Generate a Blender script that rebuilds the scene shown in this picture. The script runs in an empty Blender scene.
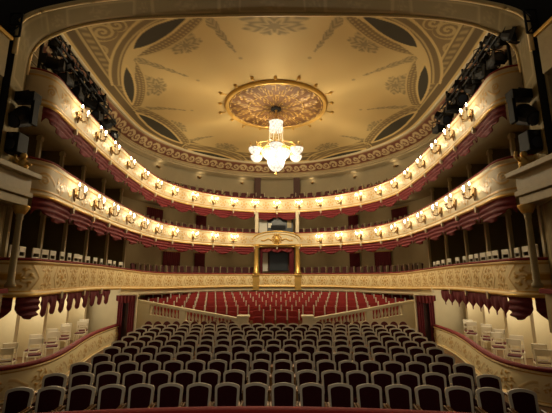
import bpy, bmesh, math, random
import numpy as np
from mathutils import Vector
random.seed(7); rng = np.random.default_rng(5)
SC = bpy.context.scene
COL = SC.collection
PI = math.pi
# ------------------------------------------------------------------ camera
EYE = 3.0; CX = .20; YAW = .0099; F = 355.0; TILT = math.radians(11.0)
cam = bpy.data.cameras.new('camera'); camo = bpy.data.objects.new('camera', cam); COL.objects.link(camo)
cam.sensor_width = 36; cam.lens = F/552*36; cam.clip_start = .05; cam.clip_end = 200
camo.location = (CX, 0, EYE); camo.rotation_euler = (PI/2 + TILT, 0, YAW)
SC.camera = camo
vs = SC.view_settings
vs.view_transform = 'Standard'; vs.look = 'None'; vs.gamma = 1; vs.use_curve_mapping = False
vs.exposure = 0.0
def at_depth(px, py, Y):
    """point of the place seen in photograph position (px,py) if it lies at distance Y"""
    v = (py-206.5)/F; h = (px-276-F*YAW)/F
    dy = math.cos(TILT)+v*math.sin(TILT); dz = math.sin(TILT)-v*math.cos(TILT)
    t = Y/dy
    return CX+h*t, EYE+dz*t
# ------------------------------------------------------------------ materials
def mat(name, col, rough=.6, metal=0., bump=0., bscale=30., var=0., vscale=8., spec=None, sheen=0.):
    m = bpy.data.materials.new(name); m.use_nodes = True
    nt = m.node_tree; b = nt.nodes['Principled BSDF']
    b.inputs['Base Color'].default_value = (*col, 1); b.inputs['Roughness'].default_value = rough
    b.inputs['Metallic'].default_value = metal
    if spec is not None: b.inputs['Specular IOR Level'].default_value = spec
    if sheen: b.inputs['Sheen Weight'].default_value = sheen
    tc = nt.nodes.new('ShaderNodeTexCoord')
    if var:
        n = nt.nodes.new('ShaderNodeTexNoise'); n.inputs['Scale'].default_value = vscale; n.inputs['Detail'].default_value = 4
        r = nt.nodes.new('ShaderNodeMapRange'); r.inputs[3].default_value = 1-var; r.inputs[4].default_value = 1+var
        mx = nt.nodes.new('ShaderNodeMix'); mx.data_type = 'RGBA'; mx.blend_type = 'MULTIPLY'; mx.inputs[0].default_value = 1
        mx.inputs[6].default_value = (*col, 1)
        nt.links.new(tc.outputs['Object'], n.inputs['Vector']); nt.links.new(n.outputs['Fac'], r.inputs[0])
        nt.links.new(r.outputs[0], mx.inputs[7]); nt.links.new(mx.outputs[2], b.inputs['Base Color'])
    if bump:
        n2 = nt.nodes.new('ShaderNodeTexNoise'); n2.inputs['Scale'].default_value = bscale
        bp = nt.nodes.new('ShaderNodeBump'); bp.inputs['Strength'].default_value = bump; bp.inputs['Distance'].default_value = .02
        nt.links.new(tc.outputs['Object'], n2.inputs['Vector']); nt.links.new(n2.outputs['Fac'], bp.inputs['Height'])
        nt.links.new(bp.outputs['Normal'], b.inputs['Normal'])
    return m
def emat(name, col, strength, facets=0.):
    m = bpy.data.materials.new(name); m.use_nodes = True
    nt = m.node_tree; b = nt.nodes['Principled BSDF']
    b.inputs['Base Color'].default_value = (.03, .028, .024, 1); b.inputs['Roughness'].default_value = .35; b.inputs['Specular IOR Level'].default_value = .06
    b.inputs['Emission Color'].default_value = (*col, 1); b.inputs['Emission Strength'].default_value = strength
    if facets:
        tc = nt.nodes.new('ShaderNodeTexCoord'); vo = nt.nodes.new('ShaderNodeTexVoronoi'); vo.inputs['Scale'].default_value = facets
        r = nt.nodes.new('ShaderNodeMapRange'); r.inputs[1].default_value = 0; r.inputs[2].default_value = .8
        r.inputs[3].default_value = strength*1.35; r.inputs[4].default_value = strength*.6
        nt.links.new(tc.outputs['Object'], vo.inputs['Vector']); nt.links.new(vo.outputs['Distance'], r.inputs[0])
        nt.links.new(r.outputs[0], b.inputs['Emission Strength'])
    return m
def paintmat(name, rough=.55, metal=.2):
    """colours from the painted pattern of the mesh, gilding where 'gild' is 1"""
    m = bpy.data.materials.new(name); m.use_nodes = True
    nt = m.node_tree; b = nt.nodes['Principled BSDF']
    a = nt.nodes.new('ShaderNodeAttribute'); a.attribute_name = 'paint'
    g = nt.nodes.new('ShaderNodeAttribute'); g.attribute_name = 'gild'
    k = nt.nodes.new('ShaderNodeMath'); k.operation = 'MULTIPLY'; k.inputs[1].default_value = metal
    r = nt.nodes.new('ShaderNodeMapRange'); r.inputs[3].default_value = rough; r.inputs[4].default_value = .38
    nt.links.new(a.outputs['Color'], b.inputs['Base Color']); nt.links.new(g.outputs['Fac'], k.inputs[0])
    nt.links.new(k.outputs[0], b.inputs['Metallic']); nt.links.new(g.outputs['Fac'], r.inputs[0]); nt.links.new(r.outputs[0], b.inputs['Roughness'])
    return m
IVORY = np.array((.62, .515, .325)); GOLDC = np.array((.56, .29, .03)); BROWN = np.array((.16, .09, .035))
M = dict(
    ivory=mat('ivory_paint', (.62, .53, .35), .5, var=.06), cream=mat('cream_plaster', (.70, .61, .40), .6, var=.08, vscale=3),
    gold=mat('gilding', (.66, .42, .11), .35, .55, var=.2, vscale=25), red=mat('red_velvet', (.30, .012, .012), .8, var=.2, vscale=20),
    rail=mat('rail_velvet', (.20, .010, .011), .75, var=.15, vscale=15), swag=mat('swag_velvet', (.16, .007, .010), .7, var=.2),
    drape=mat('dark_drape', (.13, .008, .014), .8, var=.2), maroon=mat('maroon_upholstery', (.040, .006, .008), .95, spec=.1, bump=.2, bscale=150, var=.15),
    maroon2=mat('round_chair_upholstery', (.10, .012, .014), .85, var=.15),
    amph=mat('crimson_upholstery', (.30, .015, .015), .75, var=.2, vscale=10), baldark=mat('balcony_upholstery', (.06, .006, .008), .8, var=.15),
    frame=mat('pale_frame_wood', (.66, .58, .44), .45, var=.1, vscale=12), arm=mat('brown_gilt_wood', (.30, .15, .045), .4, .2, var=.2, vscale=20),
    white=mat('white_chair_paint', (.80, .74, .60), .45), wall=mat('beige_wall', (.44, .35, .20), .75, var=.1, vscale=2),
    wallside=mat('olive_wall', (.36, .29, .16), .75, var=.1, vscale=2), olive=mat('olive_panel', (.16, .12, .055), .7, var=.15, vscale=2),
    soffit=mat('soffit_plaster', (.42, .33, .19), .7, var=.12, vscale=1.5), post=mat('pale_post', (.55, .46, .28), .5),
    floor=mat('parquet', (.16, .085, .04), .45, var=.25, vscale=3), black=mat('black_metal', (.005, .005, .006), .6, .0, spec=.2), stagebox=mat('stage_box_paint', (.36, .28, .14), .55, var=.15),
    lens=mat('dark_lens', (.03, .035, .05), .1), portal=mat('portal_paint', (.46, .36, .20), .6, var=.25, vscale=2.2),
    dark=mat('stage_black_and_shade', (.012, .011, .010), .9), box=mat('dark_box_lining', (.06, .025, .018), .8),
    candle=mat('candle', (.85, .8, .65), .4), bronze=mat('dark_bronze', (.22, .12, .035), .4, .6),
    palegold=mat('pale_gilding', (.85, .64, .30), .4, .1), upper=mat('gallery_wall_paint', (.26, .205, .115), .75, var=.1, vscale=2), paint=paintmat('painted_relief'), ceilpaint=paintmat('painted_ceiling', .8, .1),
    flame=emat('flame_bulb', (1, .80, .50), 25), crystal=emat('lit_crystal', (1, .90, .70), 1.25, 9.), glass=mat('booth_glass', (.02, .025, .03), .35),
    booth=mat('booth_light_panel', (.62, .60, .52), .6), hole=mat('rosette_vent', (.01, .01, .012), .8))
# ------------------------------------------------------------------ mesh helpers
class MB:
    def __init__(s): s.v = []; s.f = []
    def add(s, verts, faces):
        n = len(s.v); s.v += [tuple(map(float, p)) for p in verts]; s.f += [tuple(i+n for i in f) for f in faces]; return s
    def box(s, c, d, rz=0, rx=0, taper=1.):
        pts = []
        for z in (-.5, .5):
            k = taper if z > 0 else 1
            for x, y in ((-.5, -.5), (.5, -.5), (.5, .5), (-.5, .5)):
                X, Y, Z = x*d[0]*k, y*d[1]*k, z*d[2]
                Y, Z = Y*math.cos(rx)-Z*math.sin(rx), Y*math.sin(rx)+Z*math.cos(rx)
                X, Y = X*math.cos(rz)-Y*math.sin(rz), X*math.sin(rz)+Y*math.cos(rz)
                pts.append((c[0]+X, c[1]+Y, c[2]+Z))
        return s.add(pts, [(0, 3, 2, 1), (4, 5, 6, 7), (0, 1, 5, 4), (1, 2, 6, 5), (2, 3, 7, 6), (3, 0, 4, 7)])
    def tube(s, pts, r, n=6, cap=True):
        P = [np.array(p, float) for p in pts]; rings = []
        rr = r if hasattr(r, '__len__') else [r]*len(P)
        for i, p in enumerate(P):
            t = P[min(i+1, len(P)-1)]-P[max(i-1, 0)]; t = t/(np.linalg.norm(t)+1e-9)
            a = np.array((0, 0, 1.)) if abs(t[2]) < .9 else np.array((1., 0, 0))
            u = np.cross(t, a); u /= np.linalg.norm(u); w = np.cross(t, u)
            rings.append([p+rr[i]*(math.cos(2*PI*k/n)*u+math.sin(2*PI*k/n)*w) for k in range(n)])
        fs = [(i*n+k, i*n+(k+1) % n, (i+1)*n+(k+1) % n, (i+1)*n+k) for i in range(len(P)-1) for k in range(n)]
        if cap: fs += [tuple(range(n-1, -1, -1)), tuple((len(P)-1)*n+k for k in range(n))]
        return s.add([q for g in rings for q in g], fs)
    def lathe(s, prof, n=16, c=(0, 0, 0)):
        vs_ = [(c[0]+r*math.cos(2*PI*k/n), c[1]+r*math.sin(2*PI*k/n), c[2]+z) for r, z in prof for k in range(n)]
        fs = [(i*n+k, i*n+(k+1) % n, (i+1)*n+(k+1) % n, (i+1)*n+k) for i in range(len(prof)-1) for k in range(n)]
        if prof[0][0] > 1e-4: fs.append(tuple(range(n-1, -1, -1)))
        if prof[-1][0] > 1e-4: fs.append(tuple((len(prof)-1)*n+k for k in range(n)))
        return s.add(vs_, fs)
    def sphere(s, c, r, n=8, m=6, sz=1.):
        return s.lathe([(max(1e-5, r*math.sin(PI*i/m)), -r*sz*math.cos(PI*i/m)) for i in range(m+1)], n, c)
    def prism(s, outline, y0, y1):                       # outline in x,z, extruded along y
        n = len(outline)
        return s.add([(x, y0, z) for x, z in outline]+[(x, y1, z) for x, z in outline],
                     [tuple(range(n)), tuple(range(2*n-1, n-1, -1))]+[(i, i+n, (i+1) % n+n, (i+1) % n) for i in range(n)])
    def ring(s, outer, inner, y0, y1):                   # closed frame between two outlines in x,z
        n = len(outer)
        v = [(x, y0, z) for x, z in outer]+[(x, y0, z) for x, z in inner]+[(x, y1, z) for x, z in outer]+[(x, y1, z) for x, z in inner]
        f = []
        for i in range(n):
            j = (i+1) % n
            f += [(i, j, n+j, n+i), (2*n+j, 2*n+i, 3*n+i, 3*n+j), (j, i, 2*n+i, 2*n+j), (n+i, n+j, 3*n+j, 3*n+i)]
        return s.add(v, f)
    def build(s, name, m, parent=None, loc=(0, 0, 0), rot=(0, 0, 0), smooth=False, bevel=0.):
        me = bpy.data.meshes.new(name); me.from_pydata(s.v, [], s.f)
        bm = bmesh.new(); bm.from_mesh(me)
        if bevel: bmesh.ops.bevel(bm, geom=[e for e in bm.edges if len(e.link_faces) == 2 and e.calc_face_angle(0) > .5], offset=bevel, segments=2, affect='EDGES', profile=.5)
        bmesh.ops.recalc_face_normals(bm, faces=bm.faces); bm.to_mesh(me); bm.free()
        me.materials.append(m)
        if smooth: me.polygons.foreach_set('use_smooth', [True]*len(me.polygons))
        o = bpy.data.objects.new(name, me); COL.objects.link(o); o.location = loc; o.rotation_euler = rot
        if parent: o.parent = parent
        return o
def gridobj(name, X, m, parent=None, paint=None, gild=None, smooth=True, loop=False):
    """surface from an (n,m,3) array of points"""
    n, k = X.shape[:2]
    me = bpy.data.meshes.new(name)
    i, j = np.meshgrid(np.arange(n if loop else n-1), np.arange(k-1), indexing='ij')
    a = i*k+j; b = ((i+1) % n)*k+j
    Fq = np.stack([a, b, b+1, a+1], -1).reshape(-1, 4)
    me.vertices.add(n*k); me.vertices.foreach_set('co', X.reshape(-1).astype(np.float32))
    me.loops.add(Fq.size); me.loops.foreach_set('vertex_index', Fq.reshape(-1).astype(np.int32))
    me.polygons.add(len(Fq)); me.polygons.foreach_set('loop_start', (np.arange(len(Fq))*4).astype(np.int32))
    me.polygons.foreach_set('use_smooth', np.full(len(Fq), smooth))
    me.update(calc_edges=True); me.validate()
    if paint is not None:
        at = me.attributes.new('paint', 'FLOAT_COLOR', 'POINT')
        c = np.ones((n*k, 4), np.float32); c[:, :3] = paint.reshape(-1, 3); at.data.foreach_set('color', c.reshape(-1))
        g = me.attributes.new('gild', 'FLOAT', 'POINT'); g.data.foreach_set('value', gild.reshape(-1).astype(np.float32))
    me.materials.append(m)
    o = bpy.data.objects.new(name, me); COL.objects.link(o)
    if parent: o.parent = parent
    return o
def tag(o, label=None, cat=None, group=None, kind=None):
    if label: o['label'] = label
    if cat: o['category'] = cat
    if group: o['group'] = group
    if kind: o['kind'] = kind
    return o
def thing(name, label, cat, loc=(0, 0, 0), rz=0, group=None):
    o = bpy.data.objects.new(name, None); COL.objects.link(o); o.location = loc; o.rotation_euler = (0, 0, rz); o.empty_display_size = .1
    return tag(o, label, cat, group)
CH = {}
def kids(o):
    if o.name not in CH: CH[o.name] = list(o.children)
    return CH[o.name]
def dup(root, loc, rz, label):
    r = root.copy(); COL.objects.link(r); r.location = loc; r.rotation_euler = (0, 0, rz); r['label'] = label
    for ch in kids(root):
        c = ch.copy(); COL.objects.link(c); c.parent = r
        for g in kids(ch):
            d = g.copy(); COL.objects.link(d); d.parent = c
    return r
class Maker:
    """first call places the prototype itself, later calls copy it"""
    def __init__(s, root): s.root = root; s.used = False
    def __call__(s, loc, rz, label):
        if not s.used:
            s.used = True; r = s.root; r.location = loc; r.rotation_euler = (0, 0, rz); r['label'] = label; return r
        return dup(s.root, loc, rz, label)
def structure(o): o['kind'] = 'structure'; return o
ORD = ['zeroth', 'first', 'second', 'third', 'fourth', 'fifth', 'sixth', 'seventh', 'eighth', 'ninth', 'tenth', 'eleventh', 'twelfth', 'thirteenth',
       'fourteenth', 'fifteenth', 'sixteenth', 'seventeenth', 'eighteenth', 'nineteenth', 'twentieth', 'twenty-first', 'twenty-second', 'twenty-third', 'twenty-fourth', 'twenty-fifth', 'twenty-sixth']
def place_in_row(i, n):
    """words for seat i (0 = leftmost) of n"""
    if n % 2 and i == n//2: return 'the middle seat'
    return f'{ORD[i+1]} from the left end' if i < n/2 else f'{ORD[n-i]} from the right end'
# ------------------------------------------------------------------ plan of the horseshoe
YC = 20.7; RB = 7.55
def smooth_(t): return t*t*(3-2*t)
def spline(pts, step):
    P = np.array(pts, float); P = np.vstack([2*P[0]-P[1], P, 2*P[-1]-P[-2]]); out = []
    for i in range(1, len(P)-2):
        for t in np.linspace(0, 1, 24, endpoint=False):
            a, b, c, d = P[i-1:i+3]
            out.append(.5*(2*b+(c-a)*t+(2*a-5*b+4*c-d)*t*t+(3*b-a-3*c+d)*t**3))
    out.append(P[-2]); out = np.array(out)
    s = np.r_[0, np.cumsum(np.linalg.norm(np.diff(out, axis=0), axis=1))]
    n = max(2, int(s[-1]/step)+1); q = np.linspace(0, s[-1], n)
    return np.stack([np.interp(q, s, out[:, 0]), np.interp(q, s, out[:, 1])], 1)
def half_path(side, step=.05):
    arc = [(RB*math.sin(a), YC+RB*math.cos(a)) for a in np.linspace(0, PI/2, 13)]
    return spline(arc+side, step)
def normals(P):
    T = np.gradient(P, axis=0); T /= np.linalg.norm(T, axis=1)[:, None]
    return np.stack([-T[:, 1], T[:, 0]], 1)          # left of travel
def both(H):                                           # left end -> back -> right end
    L = H[::-1].copy(); L[:, 0] *= -1
    return np.vstack([L[:-1], H])
SIDE = [(7.56, 19.4), (7.5, 17.6), (7.38, 15.8), (7.21, 14.1), (7.02, 12.5), (6.83, 11.1), (6.69, 10.3)]
PF = both(half_path(SIDE+[(6.74, 9.93), (7.0, 9.65), (7.5, 9.48)]))
NF = normals(PF)                                       # travelling left->back->right : left normal points outwards
SF = np.r_[0, np.cumsum(np.linalg.norm(np.diff(PF, axis=0), axis=1))]; SF -= SF[-1]/2
PW = both(half_path(SIDE+[(6.6, 9.5), (6.52, 8.9)])); PW = PW[np.linspace(0, len(PW)-1, len(PF)).round().astype(int)]
NW = normals(PW); SMAX = SF[-1]
TO = {0: 0., 1: 0., 2: -.08, 3: .10}                    # the top front stands a little further out than the middle one
LO = .80+.60*smooth_(np.clip((YC+RB-PW[:, 1])/RB, 0, 1))
def front_at(s, o=0., t=0):
    o = o+TO[t]
    x = np.interp(s, SF, PF[:, 0]); y = np.interp(s, SF, PF[:, 1]); nx = np.interp(s, SF, NF[:, 0]); ny = np.interp(s, SF, NF[:, 1])
    return x+nx*o, y+ny*o, math.atan2(ny, nx)          # angle of the outward direction
def wall_at(s, o):
    i = int(np.clip(np.searchsorted(SF, s), 0, len(SF)-1)); p = PW[i]+NW[i]*o
    return p[0], p[1], math.atan2(NW[i, 1], NW[i, 0])
def sweep(P, N, prof, dz=0., do=0.):
    O = np.array(prof, float); X = np.zeros((len(P), len(O), 3)); oo = np.broadcast_to(np.asarray(do, float), (len(P),))
    X[:, :, :2] = P[:, None, :]+N[:, None, :]*(O[None, :, 0]+oo[:, None])[:, :, None]
    X[:, :, 2] = O[None, :, 1]+(dz[:, None] if hasattr(dz, '__len__') else dz)
    return X
# ------------------------------------------------------------------ painted and gilded patterns
def smooth(e0, e1, x): t = np.clip((x-e0)/(e1-e0), 0, 1); return t*t*(3-2*t)
def line(x, c, w): return 1-smooth(w*.5, w, np.abs(x-c))
def floral(a, b, R, k=6, ph=0.):
    r = np.hypot(a, b)+1e-6; f = np.arctan2(b, a)+ph
    petal = np.cos(f*k+2.2*np.sin(r/R*7)); body = smooth(-.25, .2, petal)*(1-smooth(R*(.72+.2*np.cos(2*k*f)), R, r))
    rings = .45+.55*smooth(-.4, .3, np.sin(r/R*11))
    return np.clip(body*rings+(1-smooth(R*.12, R*.2, r)), 0, 1)
def scroll(a, b, p, amp):
    w = np.abs(b-amp*np.sin(2*PI*a/p)); g = 1-smooth(.02, .05, w)
    q = (np.mod(a, p/2)-p/4); sg = np.where(np.mod(a, p) < p/2, 1., -1.); bb = b+sg*amp*.35
    r = np.hypot(q, bb); sp = smooth(-.1, .4, np.cos(r*75-np.arctan2(bb, q)))*(1-smooth(amp*.75, amp*.95, r))
    return np.clip(np.maximum(g, sp), 0, 1)
KS = np.array([0, 1.8, 3.55, 5.25, 7.05, 9.05, 11.05, 13.25, 15.35, 17.5, 19.15, 20.95, 22.9])   # where the sconces sit along the front
def bay(k): return math.copysign(float(np.interp(abs(k), np.arange(13), KS)), k)
def bayco(s): u = np.interp(np.abs(s), KS, np.arange(13)); return np.where(s < 0, -u, u)
def front_pattern(kind, s, v, H):
    """gilding 0..1 on a balcony front, s along it, v 0 bottom..1 top"""
    b = (v-.5)*H
    if kind == 'upper':
        u = bayco(s); a = (np.mod(u, 1)-.5)*1.9              # 0 midway between two sconces
        g = floral(a, b*1.0, .34, 5)*.95
        c = (np.mod(u+.5, 1)-.5)*1.9
        g = np.maximum(g, scroll(u*1.9, b, .95, .16)*(np.abs(a) > .36)*(np.abs(c) > .1)*.75)
        g = np.maximum(g, np.maximum(line(v, .16, .03), line(v, .86, .03)))
    elif kind == 'parapet':
        u = bayco(s); a = (np.mod(u+.5, 1)-.5)*2.0; c = (np.mod(u, 1)-.5)*2.0
        g = np.maximum(floral(a, b*1.1, .30, 6), floral(c, b, .16, 4)*.9); g = np.maximum(g, scroll(a-.5, b, 1., .12)*(np.abs(a) > .34)*(np.abs(c) > .2)*.5)
        g = np.maximum(g, np.maximum(line(v, .08, .025), line(v, .92, .025)))
    else:
        u = bayco(s); a = (np.mod(u+.5, 1)-.5)*2.0; c = (np.mod(u, 1)-.5)*2.0
        g = floral(a, b*1.15, .40, 7)
        hexd = np.maximum(np.abs(b)*1.0, (np.abs(a)*.8+np.abs(b)*.55)); g = np.maximum(g, line(hexd, .42, .03)*.7)
        d = np.abs(c)+np.abs(b)*.75; g = np.maximum(g, floral(c, b*.7, .24, 4, PI/4))
        g = np.maximum(g, line(d, .26, .03)*.6)
        g = np.maximum(g, floral(np.abs(c)-.26, np.abs(b)-.3, .15, 3)*.9)
        g = np.maximum(g, np.maximum(line(v, .10, .03), line(v, .91, .03)))
    return g
def make_front(P, N, S, zt, zb, kind, parent, dz=0., nv=44, base=IVORY):
    n2 = 2*len(P)-1; q0, q1 = np.arange(len(P)), np.linspace(0, len(P)-1, n2); up = lambda a: np.interp(q1, q0, a)
    P = np.stack([up(P[:, 0]), up(P[:, 1])], 1); N = np.stack([up(N[:, 0]), up(N[:, 1])], 1); S = up(S)
    if hasattr(dz, '__len__'): dz = up(dz)
    H = zt-zb; v = np.linspace(0, 1, nv)
    o = -(.10*np.exp(-((v-.03)/.045)**2)+.07*np.exp(-((v-.97)/.035)**2)+.05*np.sin(PI*v))
    Sg, V = np.meshgrid(S, v, indexing='ij'); g = front_pattern(kind, Sg, V, H)
    g = g*smooth(.05, .1, V)*(1-smooth(.92, .96, V)); g = np.maximum(g, .8*np.maximum(line(V, .0, .025), line(V, 1., .03)))
    X = sweep(P, N, [(oo, zb+H*t) for oo, t in zip(o, v)], dz)
    X[:, :, :2] -= N[:, None, :]*(.016*g)[:, :, None]
    back = sweep(P, N, [(.14, zt), (.14, zb), (o[0], zb)], dz)
    X = np.concatenate([X, back], 1); pad = np.zeros((len(P), 3)); g = np.concatenate([g, pad], 1)
    paint = base[None, None]*(1-g[..., None])+GOLDC[None, None]*g[..., None]
    return gridobj('front_panel', X, M['paint'], parent, paint, g)
def tube_along(P, N, o, z, ru, rz, dz=0., n=8, do=0.):
    t = np.linspace(0, 2*PI, n+1)
    return sweep(P, N, [(o+ru*math.cos(q), z+rz*math.sin(q)) for q in t], dz, do)
# ------------------------------------------------------------------ balconies
dipF = -.30*smooth(13, 25, PF[:, 1])                    # the lowest tier sinks a little towards the back
TI = {1: dict(zt=3.40, zb=2.48, up=.47), 2: dict(zt=6.265, zb=5.237, up=.56), 3: dict(zt=9.10, zb=8.03, up=.32)}
NAMES = {1: 'first', 2: 'second', 3: 'top'}
BAL = {}
lab = {1: 'lowest balcony, richly gilded medallion front under a red velvet rail',
       2: 'middle balcony, ivory front with sconces above red swags', 3: 'top balcony, ivory front with sconces nearest the ceiling'}
for t in (1, 2, 3):
    z = TI[t]; dz = dipF if t == 1 else 0.*dipF
    b = BAL[t] = thing('balcony', lab[t], 'balcony', (0, 0, 0), 0, 'balconies of the horseshoe')
    make_front(PF+NF*TO[t], NF, SF, z['zt'], z['zb'], 'gilded' if t == 1 else 'upper', b, dz, base=np.array((.88, .72, .40)) if t == 1 else IVORY)
    gridobj('velvet_rail', tube_along(PF, NF, .05+TO[t], z['zt']+.035, .11, .05, dz), M['rail'], b)
    gridobj('lower_moulding', tube_along(PF, NF, -.07+TO[t], z['zb']-.01, .05, .05, dz), M['gold'], b)
    # floor slab between front and outer wall
    X = np.zeros((len(PF), 5, 3)); OW = PW+NW*2.62; IN = PF+NF*.15
    for k, (q, zz) in enumerate(((0, .06), (1, .06), (1, z['up']), (0, z['up']), (0, .06))):
        X[:, k, :2] = OW if q else IN; X[:, k, 2] = z['zb']+zz+dz
    gridobj('floor_slab', X, M['soffit'], b, smooth=False)
    if t == 1:
        ii = np.where(PF[:, 1] > 17.6)[0]; gridobj('beam', sweep(PF[ii], NF[ii], [(.02, 2.5), (.0, 2.42), (.03, 2.3), (.03, 2.2), (.10, 2.12), (.4, 2.12), (.4, 2.5)], dz[ii]), M['cream'], b, smooth=False)
    # brackets under every sconce
    ks = [k for k in range(-11, 12)]
    for k in ks:
        if t == 1 and abs(k) < 8: continue
        x, y, a = front_at(bay(k), -.08, t); d = float(np.interp(bay(k), SF, dz))
        m = MB(); m.prism([(-.07, .02), (.07, .02), (.06, -.1), (.035, -.2), (-.035, -.2), (-.06, -.1)], -.05, .05)
        m.build('bracket', M['ivory'], b, (x, y, z['zb']+d), (0, 0, a-PI/2))
# gold ornaments at the ends are part of the fronts; partitions between boxes
for t in (1, 2):
    zf = TI[t]['zb']+.57; top = TI[t+1]['zb']+.05
    for sgn in (-1, 1):
        for k in range(6, 12):
            s = sgn*bay(k+.5)
            if abs(s) > SMAX-1.0: continue
            d = float(np.interp(s, SF, dipF)) if t == 1 else 0
            x0, y0, a = wall_at(s, 1.15 if t == 1 else 1.6); x1, y1, _ = wall_at(s, 2.58)
            m = MB(); m.box(((x0+x1)/2, (y0+y1)/2, (zf+d+top)/2), (math.hypot(x1-x0, y1-y0), .08, top-zf-d-.03), a)
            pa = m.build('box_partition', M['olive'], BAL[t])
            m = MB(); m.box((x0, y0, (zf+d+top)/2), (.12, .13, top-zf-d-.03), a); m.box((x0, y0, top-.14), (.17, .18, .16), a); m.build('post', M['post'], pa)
# ------------------------------------------------------------------ setting: walls, floor, ceiling
left = np.where((PW[:, 0] < 0) & (PW[:, 1] <= YC+.2))[0]; right = np.where((PW[:, 0] > 0) & (PW[:, 1] <= YC+.2))[0]; backi = np.where(PW[:, 1] > YC)[0]
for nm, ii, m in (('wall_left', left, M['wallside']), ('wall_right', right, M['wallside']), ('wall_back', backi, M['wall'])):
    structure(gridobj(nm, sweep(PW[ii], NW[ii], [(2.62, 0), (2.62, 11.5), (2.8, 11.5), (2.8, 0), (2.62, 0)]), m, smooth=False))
m = MB(); m.box((0, 20, -.06), (24, 30, .12)); structure(m.build('floor', M['floor']))
# benoir level: cream lining of the box walls
for nm, ii in (('trim_1', left), ('trim_2', right)):
    jj = [i for i in ii if PW[i, 1] < 17.6]
    structure(gridobj(nm, sweep(PW[jj], NW[jj], [(2.1, .2), (2.1, 2.53), (2.6, 2.53)]), M['cream'], smooth=False))
# cornice and frieze around the top
LIP = 0.; ZL = 12.44
PL = PW+NW*LO[:, None]
fu = np.linspace(0, 1, 16); prof = [(LIP+.12+.72*u, ZL-.06-.62*u-.08*math.sin(PI*u)) for u in fu]
Xf = sweep(PW, NW, prof, 0., LO)
SW = np.r_[0, np.cumsum(np.linalg.norm(np.diff(PL, axis=0), axis=1))]; SW -= SW[-1]/2
Sg, U = np.meshgrid(SW, fu, indexing='ij'); B = (U-.5)*.95
q = np.mod(Sg, .62)-.31; sg = np.where(np.mod(Sg, 1.24) < .62, 1., -1.); bb = B*sg+.04; rq = np.hypot(q, bb); fq = np.arctan2(bb, q)
g = smooth(-.25, .25, np.cos(rq*30-fq*1.0))*(1-smooth(.25, .30, rq)); g = np.maximum(g, 1-smooth(.06, .10, np.abs(bb-.30+1.6*q*q))); pal = floral(np.mod(Sg+.425, 1.7)-.85, B, .2, 5); g = np.maximum(g, pal*.8)
g = np.clip(g, 0, 1)*(1-smooth(.40, .46, np.abs(U-.5))); edge = smooth(.42, .47, np.abs(U-.5))
paint = np.array((.13, .035, .016))*(1-g[..., None])+np.array((.46, .34, .17))*g[..., None]; paint = paint*(1-edge[..., None])+np.array((.55, .40, .17))*edge[..., None]
structure(gridobj('trim_3', Xf, M['ceilpaint'], paint=paint, gild=edge))
structure(gridobj('trim_4', sweep(PW, NW, [(LIP+.84, 11.77), (LIP+.76, 11.70), (LIP+.86, 11.66), (LIP+.80, 11.58), (LIP+.95, 11.52), (LIP+.92, 11.44), (LIP+1.25, 11.36), (LIP+1.9, 11.34)], 0., LO), M['soffit'], smooth=False))
bi = np.where(PW[:, 1] > 12)[0]; structure(gridobj('trim_6', sweep(PW[bi], NW[bi], [(2.56, 8.4), (2.56, 11.3), (2.5, 11.3), (2.5, 11.36), (2.62, 11.36)]), M['upper'], smooth=False))
structure(gridobj('trim_5', tube_along(PW, NW, LIP+.05, ZL-.03, .10, .07, do=LO), M['ivory']))
# ceiling -----------------------------------------------------------------
Hf = PL[PL[:, 0] >= 0]; Hf = Hf[np.argsort(Hf[:, 1])]; YMAX = Hf[:, 1].max()
EA = float(np.interp(YC, Hf[:, 1], Hf[:, 0])); EB = YMAX-YC
def halfw(Y):
    Y = np.asarray(Y, float); w = np.interp(Y, Hf[:, 1], Hf[:, 0]); return np.where(Y > YC, EA*np.sqrt(np.maximum(1-((Y-YC)/EB)**2, 0)), w)
def ceil_d(x, Y):
    q = np.hypot(x/EA, (Y-YC)/EB); return np.maximum(np.where(Y > YC, EA*(1-q), halfw(Y)-np.abs(x)), 0)
def ceil_z(d): return ZL+.95*(1-np.exp(-d/1.2))
def on_ceiling(px, py):
    for Y in np.arange(9, 30, .02):
        x, z = at_depth(px, py, Y)
        if abs(x) < halfw(Y) and z >= ceil_z(ceil_d(x, Y)) and Y > 9.5: return np.array((abs(x), Y))
    x, z = at_depth(px, py, 28.9); return np.array((abs(x), 28.9))
def quad_arc(p, q, r, n=14):                              # through p, q (mid), r in photograph positions
    p, q, r = map(np.array, (p, q, r)); c = 2*q-.5*(p+r)
    return [on_ceiling(*((1-t)**2*p+2*t*(1-t)*c+t*t*r)) for t in np.linspace(0, 1, n)]
ARCS = [((132, 49), (148, 27), (190, 15), (163, 38)), ((126, 64), (122.5, 84), (132, 104), (134.7, 84)), ((136, 112), (155, 131), (182, 143), (163, 124)), ((188, 149), (212, 158), (242, 162), (214, 153))]
LENS = []; INNER = []; OUTER = []
for e0, o_, e1, i_ in ARCS:
    a1 = quad_arc(e0, o_, e1); a2 = quad_arc(e0, i_, e1); LENS.append(np.array(a1+a2[::-1])); INNER.append(np.array(a2)); OUTER.append(np.array(a1))
RIB_IN = np.array(quad_arc((170, 18), (131, 44), (122.5, 84), 20)); RIB_OUT = np.array(quad_arc((140, 18), (113, 52), (112, 84), 20))
def seg_dist(x, y, L):
    d = np.full(x.shape, 9e9)
    for (a, b) in zip(L[:-1], L[1:]):
        ab = b-a; t = np.clip(((x-a[0])*ab[0]+(y-a[1])*ab[1])/(ab@ab+1e-9), 0, 1); d = np.minimum(d, np.hypot(x-a[0]-t*ab[0], y-a[1]-t*ab[1]))
    return d
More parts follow.
